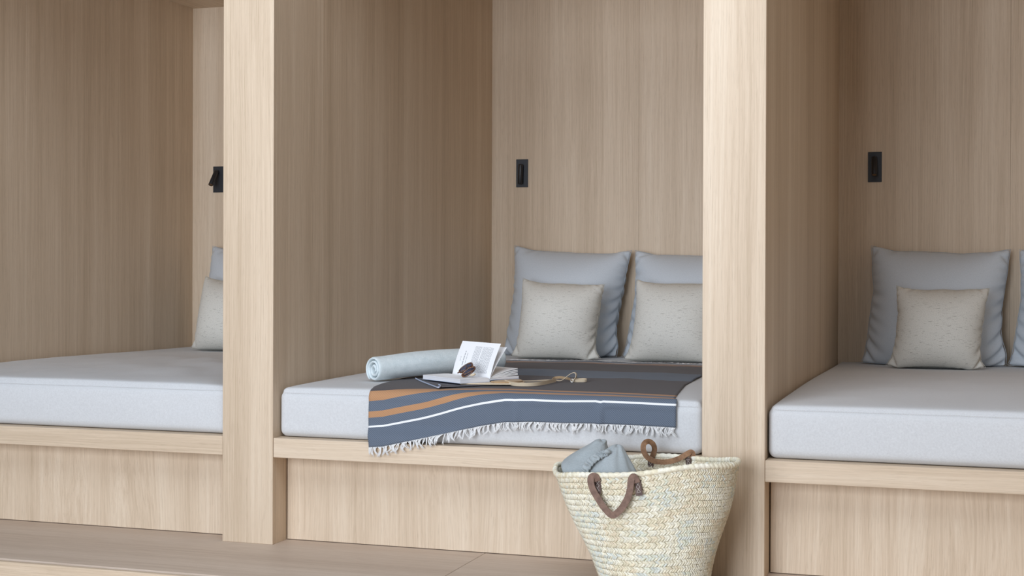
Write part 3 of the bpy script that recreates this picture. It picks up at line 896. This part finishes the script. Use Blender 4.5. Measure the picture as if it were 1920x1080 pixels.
# sunglasses: folded, leaning on the open page
sg = empty('sunglasses', (-1.690, .175, .579)); tag(sg, 'folded tortoiseshell sunglasses lying on the open book', 'sunglasses')
gb = Vector(sg.location); sg.location.z += .008
def rim(c, name_l):
    M = Vector((.0225, .004, .0145)); m_ = Vector((-.004, .004, .0085))
    pts = [Vector(c)+M*math.cos(a)+m_*math.sin(a)*(1.15 if math.sin(a) < 0 else .95) for a in [2*PI*k/28 for k in range(28)]]
    V, F = tube_np([p-gb for p in pts], 0.0024, 8, True)
    o = from_np('rim', V, F, tortoise, sg, (0, 0, 0), True)
    Vl = [p-gb for p in pts]+[Vector(c)-gb+M.cross(m_).normalized()*.002]
    from_np('lens', Vl, [(k, (k+1) % 28, 28) for k in range(28)], lens_tint, o, (0, 0, 0), True)
C1 = (-1.7065, .205, .5985); C2 = (-1.728, .235, .6095)
rim(C1, 1); rim(C2, 2)
def bar(name, P, r, n=5):
    Q = [p-gb for p in bez(P, n)]
    V, F = tube_np(Q, r, 8); return from_np(name, V, F, tortoise, sg, (0, 0, 0), True)
bar('bridge', [(-1.712, .209, .6045), (-1.717, .212, .6085), (-1.724, .228, .6145)], .0022)
t1 = bar('temple', [(-1.685, .206, .612), (-1.682, .200, .6085), (-1.694, .190, .600), (-1.716, .187, .5895), (-1.727, .190, .5868)], .0021)
bar('temple', [(-1.706, .240, .6225), (-1.699, .226, .618), (-1.711, .212, .6095), (-1.735, .206, .598), (-1.748, .208, .592)], .0021)
V, F = tube_np([Vector((-1.694, .187, .5870))-gb, Vector((-1.683, .190, .5885))-gb, Vector((-1.678, .194, .592))-gb], [.0034, .0042, .0034], 8)
from_np('temple_tip', V, F, cotton_cream, sg, (0, 0, 0), True)['label'] = 'pale cream temple tip'

# ------------------------------------------------------------------ palm-straw basket
bsk_c = Vector((-.955, -.235, 0.0))
bs = empty('straw_basket', bsk_c); tag(bs, 'woven palm-straw basket with leather handles standing in front of the post', 'basket')
def bsurf(th, h, out=0.0):
    """vectorised surface point; th angle, h 0..1 up the side, out = outward offset"""
    th = np.asarray(th, float); h = np.asarray(h, float)
    cx = -.946+(-.0395)*h; cy = -.240+.028*h
    a = .152+(.289-.152)*h**0.97; b = .120+(.185-.120)*h**0.9
    a = a+.004*np.sin(h*9+2); b = b+.003*np.sin(h*8)
    ct, st = np.cos(th), np.sin(th)
    e = 1.08-.10*ct
    ex = np.sign(ct)*np.abs(ct)**.93; ey = np.sign(st)*np.abs(st)**e
    nx, ny = ct/a, st/b; L = np.sqrt(nx*nx+ny*ny); nx, ny = nx/L, ny/L
    wob = .003*np.sin(3*th+1)*h
    zt = .366+.026*ct-.006*np.sin(2*th+.6)+.004*np.sin(5*th)+.016*np.exp(-((np.mod(th, 2*PI)-PI)/.35)**2)
    return np.stack([cx+(a+wob)*ex+nx*out, cy+(b+wob)*ey+ny*out, .004+h*zt], -1)
rngb = np.random.RandomState(5)
PALC = np.array([srgb(*c)[:3] for c in ((232, 223, 198), (238, 232, 212), (242, 238, 224), (226, 228, 212), (224, 228, 222), (234, 221, 197), (238, 231, 210), (244, 240, 224))])
NR = 20
ROOT = np.array(bsk_c)
def braid(th0, h0, th1, h1, half_w, out, bulge, cols, inner=False):
    """many leaf strands at once"""
    n = len(th0); tl = np.array([0, .3, .7, 1.0]); cc = np.array([-1, 0, 1.0])
    T, C = np.meshgrid(tl, cc, indexing='ij')                              # 4x3
    TH = th0[:, None, None]+(th1-th0)[:, None, None]*T+half_w[:, None, None]*C
    H = h0[:, None, None]+(h1-h0)[:, None, None]*T
    O = out+bulge*(1-.9*C**2)*(0.25+0.75*np.sin(PI*(0.12+.76*T)))
    P = bsurf(TH, np.clip(H, 0, 1.0), O[None]*np.ones((n, 1, 1)))
    V = P.reshape(-1, 3)-ROOT
    F = []
    b = np.arange(n)[:, None]*12
    q = []
    for i in range(3):
        for j in range(2): q.append([i*3+j, i*3+j+1, i*3+j+4, i*3+j+3])
    q = np.array(q)
    if inner: q = q[:, ::-1]
    F = (b[:, :, None]+q[None]).reshape(-1, 4)
    return V, F, np.repeat(np.hstack([cols, np.ones((n, 1))]), 12, axis=0)
for rI in range(NR):
    h0 = rI/NR*0.975; h1 = (rI+1)/NR*0.975; hm = (h0+h1)/2
    a = .157+(.291-.157)*hm; b = .12+(.185-.12)*hm
    per = 2*PI*math.sqrt((a*a+b*b)/2); n = int(per/0.0080)
    VV, FF, CC = [], [], []; o = 0
    zone = rngb.rand()
    for sub in (0, 1):
        k = np.arange(n)+rngb.uniform(-.12, .12, n)
        th = 2*PI*(k+0.5*sub)/n+rI*.37
        dth = 2*PI/n
        jit = rngb.uniform(-.0016, .0016, n)
        if sub == 0: t0, t1, g0, g1 = th, th+dth*.95, h0+.001+jit, hm+.004+jit
        else: t0, t1, g0, g1 = th+dth*.45, th-dth*.5, hm-.004+jit, h1-.001+jit
        # colour: bands of cream, sage and tan that run along the braid
        f = np.array([mnoise.noise(Vector((math.cos(x)*2.2, math.sin(x)*2.2, rI*.43))) for x in th])
        idx = np.where(f > .16, rngb.choice([3, 4, 1], n), np.where(f < -.2, rngb.choice([5, 0, 6], n), rngb.choice([1, 2, 6, 7, 7], n)))
        if rI >= 17: idx = np.where(rngb.rand(n) < .6, rngb.choice([0, 6, 5], n), idx)
        col = PALC[idx]*rngb.uniform(.88, 1.06, n)[:, None]
        for inn in ((False, True) if rI >= 12 else (False,)):
            v, f_, c = braid(t0, g0, t1, g1, np.full(n, dth*.46), -.0045 if inn else .001, -.0032 if inn else .0040, col, inn)
            VV.append(v); FF.append(f_+o); CC.append(c); o += len(v)
    from_np('braid_row', np.vstack(VV), np.vstack(FF), straw, bs, (0, 0, 0), True, None, np.vstack(CC))
# backing wall and floor of the basket
nt, nh = 64, 14
TH, H = np.meshgrid(np.linspace(0, 2*PI, nt, endpoint=False), np.linspace(0, .975, nh), indexing='xy')
Po = bsurf(TH, H, 0.0).reshape(-1, 3); Pi_ = bsurf(TH, H, -.004).reshape(-1, 3)
V = np.vstack([Po, Pi_, [[-.95, -.24, .003]], [[-.95, -.24, .007]]])-ROOT; F = []
for i in range(nh-1):
    for k in range(nt):
        a_, b_ = i*nt+k, i*nt+(k+1) % nt
        F.append((a_, b_, b_+nt, a_+nt)); F.append((nt*nh+a_+nt, nt*nh+b_+nt, nt*nh+b_, nt*nh+a_))
for k in range(nt):
    F.append((2*nt*nh, (k+1) % nt, k)); F.append((2*nt*nh+1, nt*nh+k, nt*nh+(k+1) % nt))
from_np('lining', V, F, straw_inner, bs, (0, 0, 0), True)
# rope rim: wrapped round and round
NW = 92; S_ = NW*6; V = []; F = []; CC = []
colw = PALC[rngb.choice([0, 1, 2, 6, 7, 7, 1], NW)]*rngb.uniform(.92, 1.08, NW)[:, None]
for i in range(S_):
    th = 2*PI*i/S_
    c = bsurf(th, .985); c2 = bsurf(th+.01, .985); t = (c2-c)/np.linalg.norm(c2-c)
    outv = np.array([t[1], -t[0], 0]); outv /= np.linalg.norm(outv)
    for k in range(10):
        a_ = 2*PI*k/10
        ph = (i/6.0+k/10.0*0.9) % 1.0
        r = .0078*(.76+.30*math.sin(PI*ph)**.6)
        V.append(c+outv*(r*1.0*math.cos(a_))+np.array([0, 0, 1])*(r*1.15*math.sin(a_))+np.array([0, 0, .002])-ROOT)
        CC.append(list(colw[int(i/6.0+k/10.0*.9) % NW])+[1])
for i in range(S_):
    for k in range(10):
        j = (i+1) % S_
        F.append((i*10+k, i*10+(k+1) % 10, j*10+(k+1) % 10, j*10+k))
from_np('rope_rim', np.array(V), F, straw, bs, (0, 0, 0), True, None, np.array(CC))

def handle(P, width, mat, n=7, W=None, roll=0.0):
    Q = bez(P, n)
    if W is None:
        W = []
        for i in range(len(Q)):
            t = (Q[min(i+1, len(Q)-1)]-Q[max(i-1, 0)]).normalized()
            c = t.cross(Vector((0, 1, 0)))
            if c.length < 1e-4: c = Vector((1, 0, 0))
            W.append(c.normalized()+Vector((0, roll, 0)))
        for i in range(1, len(W)):
            if W[i].dot(W[i-1]) < 0: W[i] = -W[i]
    V, F = ribbon_np([p-bsk_c for p in Q], W, width, 0.0032)
    return from_np('handle', V, F, mat, bs, (0, 0, 0), False)
h1 = handle([(-.961, -.412, .345), (-.965, -.413, .357), (-.972, -.414, .3625), (-.978, -.415, .352), (-.980, -.416, .328), (-.989, -.416, .297), (-1.010, -.415, .264), (-1.034, -.414, .2475),
             (-1.057, -.414, .266), (-1.080, -.413, .297), (-1.096, -.411, .324), (-1.101, -.409, .348), (-1.095, -.408, .3575), (-1.086, -.405, .355), (-1.082, -.402, .342)], .0195, leather_brown)
h1['label'] = 'brown leather handle hanging down the front'
h2 = handle([(-1.000, -.036, .372), (-.992, -.040, .395), (-.994, -.052, .414), (-1.006, -.062, .4235), (-1.017, -.075, .418), (-1.018, -.085, .402), (-1.010, -.088, .384), (-.995, -.088, .371),
             (-.970, -.086, .364), (-.938, -.080, .365), (-.909, -.070, .374), (-.889, -.060, .386), (-.874, -.050, .394), (-.868, -.046, .386), (-.874, -.048, .370)], .0165, leather_tan, roll=.15)
h2['label'] = 'tan leather handle looping over the back rim'
def patch(c, face, tilt, w_, h_, par):
    c = Vector(c)
    t = -PI/2
    for _ in range(40):                       # find the wall of the basket at this x and height
        q = bsurf(-t if face > 0 else t, c.z/.37); t += (c.x-q[0])*2.0
    c.y = q[1]-(.0098 if face < 0 else -.0)
    if face > 0: c.y = q[1]-.0105
    bm = bmesh.new(); bmesh.ops.create_cube(bm, size=1); bmesh.ops.scale(bm, vec=(w_, .003, h_), verts=bm.verts)
    bmesh.ops.bevel(bm, geom=list(bm.edges), offset=.0007, segments=1, affect='EDGES')
    me = bpy.data.meshes.new('leather_patch'); bm.to_mesh(me); bm.free()
    o = link('leather_patch', me, leather_dark, bs, c-bsk_c); o.rotation_euler = tilt
    zz = [(-.3, .36), (.3, .36), (-.3, .05), (.3, .05), (-.3, -.26), (.3, -.26), (-.3, -.3)]
    segs = [((-.3, .38), (.3, .38)), ((-.28, .36), (.28, .06)), ((.28, .36), (-.28, .06)), ((-.28, .06), (.28, -.28)), ((.28, .06), (-.28, -.28)), ((-.3, -.30), (.3, -.30))]
    V, F = join_np([tube_np([Vector((a*w_, -.0022, b*h_)), Vector((c_*w_, -.0022, d*h_))], .00042, 4) for (a, b), (c_, d) in segs])
    from_np('stitching', V, F, thread, o)
patch((-1.083, -.389, .325), -1, (R(-14), R(-8), R(-10)), .020, .044, h1)
patch((-.958, -.4015, .330), -1, (R(-14), R(-10), R(2)), .020, .046, h1)
patch((-1.004, -.0515, .352), 1, (R(9), R(2), R(0)), .0185, .038, h2)
patch((-.880, -.0555, .358), 1, (R(9), R(-3), R(-12)), .0185, .038, h2)

# ------------------------------------------------------------------ two blue-grey cloth bundles in the basket
def bundle(name, keys, label, folds, nf, seed, mat, group):
    """keys: (cx, cy, z, rx, ry) from the bottom to the tip"""
    nv, nu = 34, 72; V = []
    ks = np.array(keys, float); tv = np.linspace(0, 1, len(ks))
    def ev(t):
        i = min(int(t*(len(ks)-1)), len(ks)-2); u = t*(len(ks)-1)-i
        p0, p1, p2, p3 = ks[max(i-1, 0)], ks[i], ks[i+1], ks[min(i+2, len(ks)-1)]
        return 0.5*(2*p1+(p2-p0)*u+(2*p0-5*p1+4*p2-p3)*u*u+(3*p1-p0-3*p2+p3)*u**3)
    for i in range(nv):
        t = i/(nv-1); c = ev(t)
        for k in range(nu):
            a = 2*PI*k/nu
            f = folds*(t**1.6)*(0.6*math.sin(nf*a+seed+2*t)+0.4*math.sin((nf*2+1)*a+1.3*seed))
            w_ = .05*mnoise.noise(Vector((math.cos(a)*1.6+seed, math.sin(a)*1.6, t*3)))+.025*mnoise.noise(Vector((math.cos(a)*4+seed, math.sin(a)*4, t*7)))
            m_ = 1+f+w_
            x, y, z = c[0]+c[3]*m_*math.cos(a), c[1]+c[4]*m_*math.sin(a), c[2]+.003*math.sin(3*a+seed)*t
            if z < .385:                                  # stays inside the basket
                h = min(1, z/.37); cx_, cy_ = -.946-.0395*h, -.240+.028*h
                a_, b_ = .152+.137*h**.97-.010, .120+.065*h**.9-.016
                d_ = math.hypot((x-cx_)/a_, (y-cy_)/b_)+.05*max(0, (cx_-x)/a_)**3
                if d_ > 1: x, y = cx_+(x-cx_)/d_, cy_+(y-cy_)/d_
            V.append((x, y, z))
    F = [(a, b, c, d) for a, b, c, d in grid_faces(nv, nu, True)]
    F.append(tuple(range(nu-1, -1, -1))); F.append(tuple((nv-1)*nu+k for k in range(nu)))
    base = Vector((ks[0][0], ks[0][1], ks[0][2]))
    o = from_np(name, np.array(V)-np.array(base), F, mat, None, base, True)
    o.modifiers.new('smooth', 'SUBSURF').render_levels = 1
    tag(o, label, 'cloth bag', group)
    return o
lb = bundle('cloth_bag', [(-1.13, -.185, .17, .045, .05), (-1.165, -.190, .25, .070, .07), (-1.182, -.195, .31, .080, .072), (-1.188, -.190, .352, .078, .070), (-1.176, -.170, .380, .064, .064),
                     (-1.157, -.170, .404, .046, .050), (-1.144, -.170, .421, .029, .032), (-1.136, -.170, .432, .020, .022), (-1.133, -.170, .4355, .006, .006)],
            'smooth blue-grey cloth bundle at the left end inside the straw basket', .03, 3, 1.0, bag_linen, 'cloth bags in the basket')
rb = bundle('cloth_bag', [(-1.045, -.290, .16, .045, .04), (-1.05, -.30, .23, .068, .055), (-1.058, -.310, .30, .080, .062), (-1.061, -.310, .352, .078, .060), (-1.062, -.310, .381, .064, .054),
                     (-1.058, -.308, .403, .047, .043), (-1.053, -.306, .422, .031, .030), (-1.049, -.305, .435, .018, .018), (-1.048, -.305, .439, .004, .004)],
            'gathered blue-grey drawstring bag beside the smooth bundle in the straw basket', .13, 5, 2.2, bag_linen, 'cloth bags in the basket')
# ruffled mouth of the drawstring bag
P0 = [(-1.134, -.352, .360), (-1.122, -.360, .382), (-1.104, -.358, .402), (-1.086, -.348, .414), (-1.070, -.343, .422)]
V = []; F = []; Qr = bez(P0, 14); m = 7
for i, p in enumerate(Qr):
    for j in range(m):
        t = j/(m-1)-.5
        rf = .0032*math.sin(i*1.0+.9*math.sin(j*1.3)+1.7*math.sin(i*.31))
        V.append(p+Vector((.024*t*.75, -.006-rf*(1-.3*abs(t)), .024*-t*.6+.002*math.sin(i*.9))) - Vector(rb.location))
F = grid_faces(len(Qr), m)
rf = from_np('ruffle', V, F, bag_linen, rb, (0, 0, 0), True)
md = rf.modifiers.new('thickness', 'SOLIDIFY'); md.thickness = .003
kn = tube_np([Vector((-1.077, -.343, .419))-rb.location, Vector((-1.069, -.348, .424))-rb.location, Vector((-1.058, -.343, .421))-rb.location], [.006, .0075, .005], 10)
from_np('knot', kn[0], kn[1], bag_linen, rb, (0, 0, 0), True)
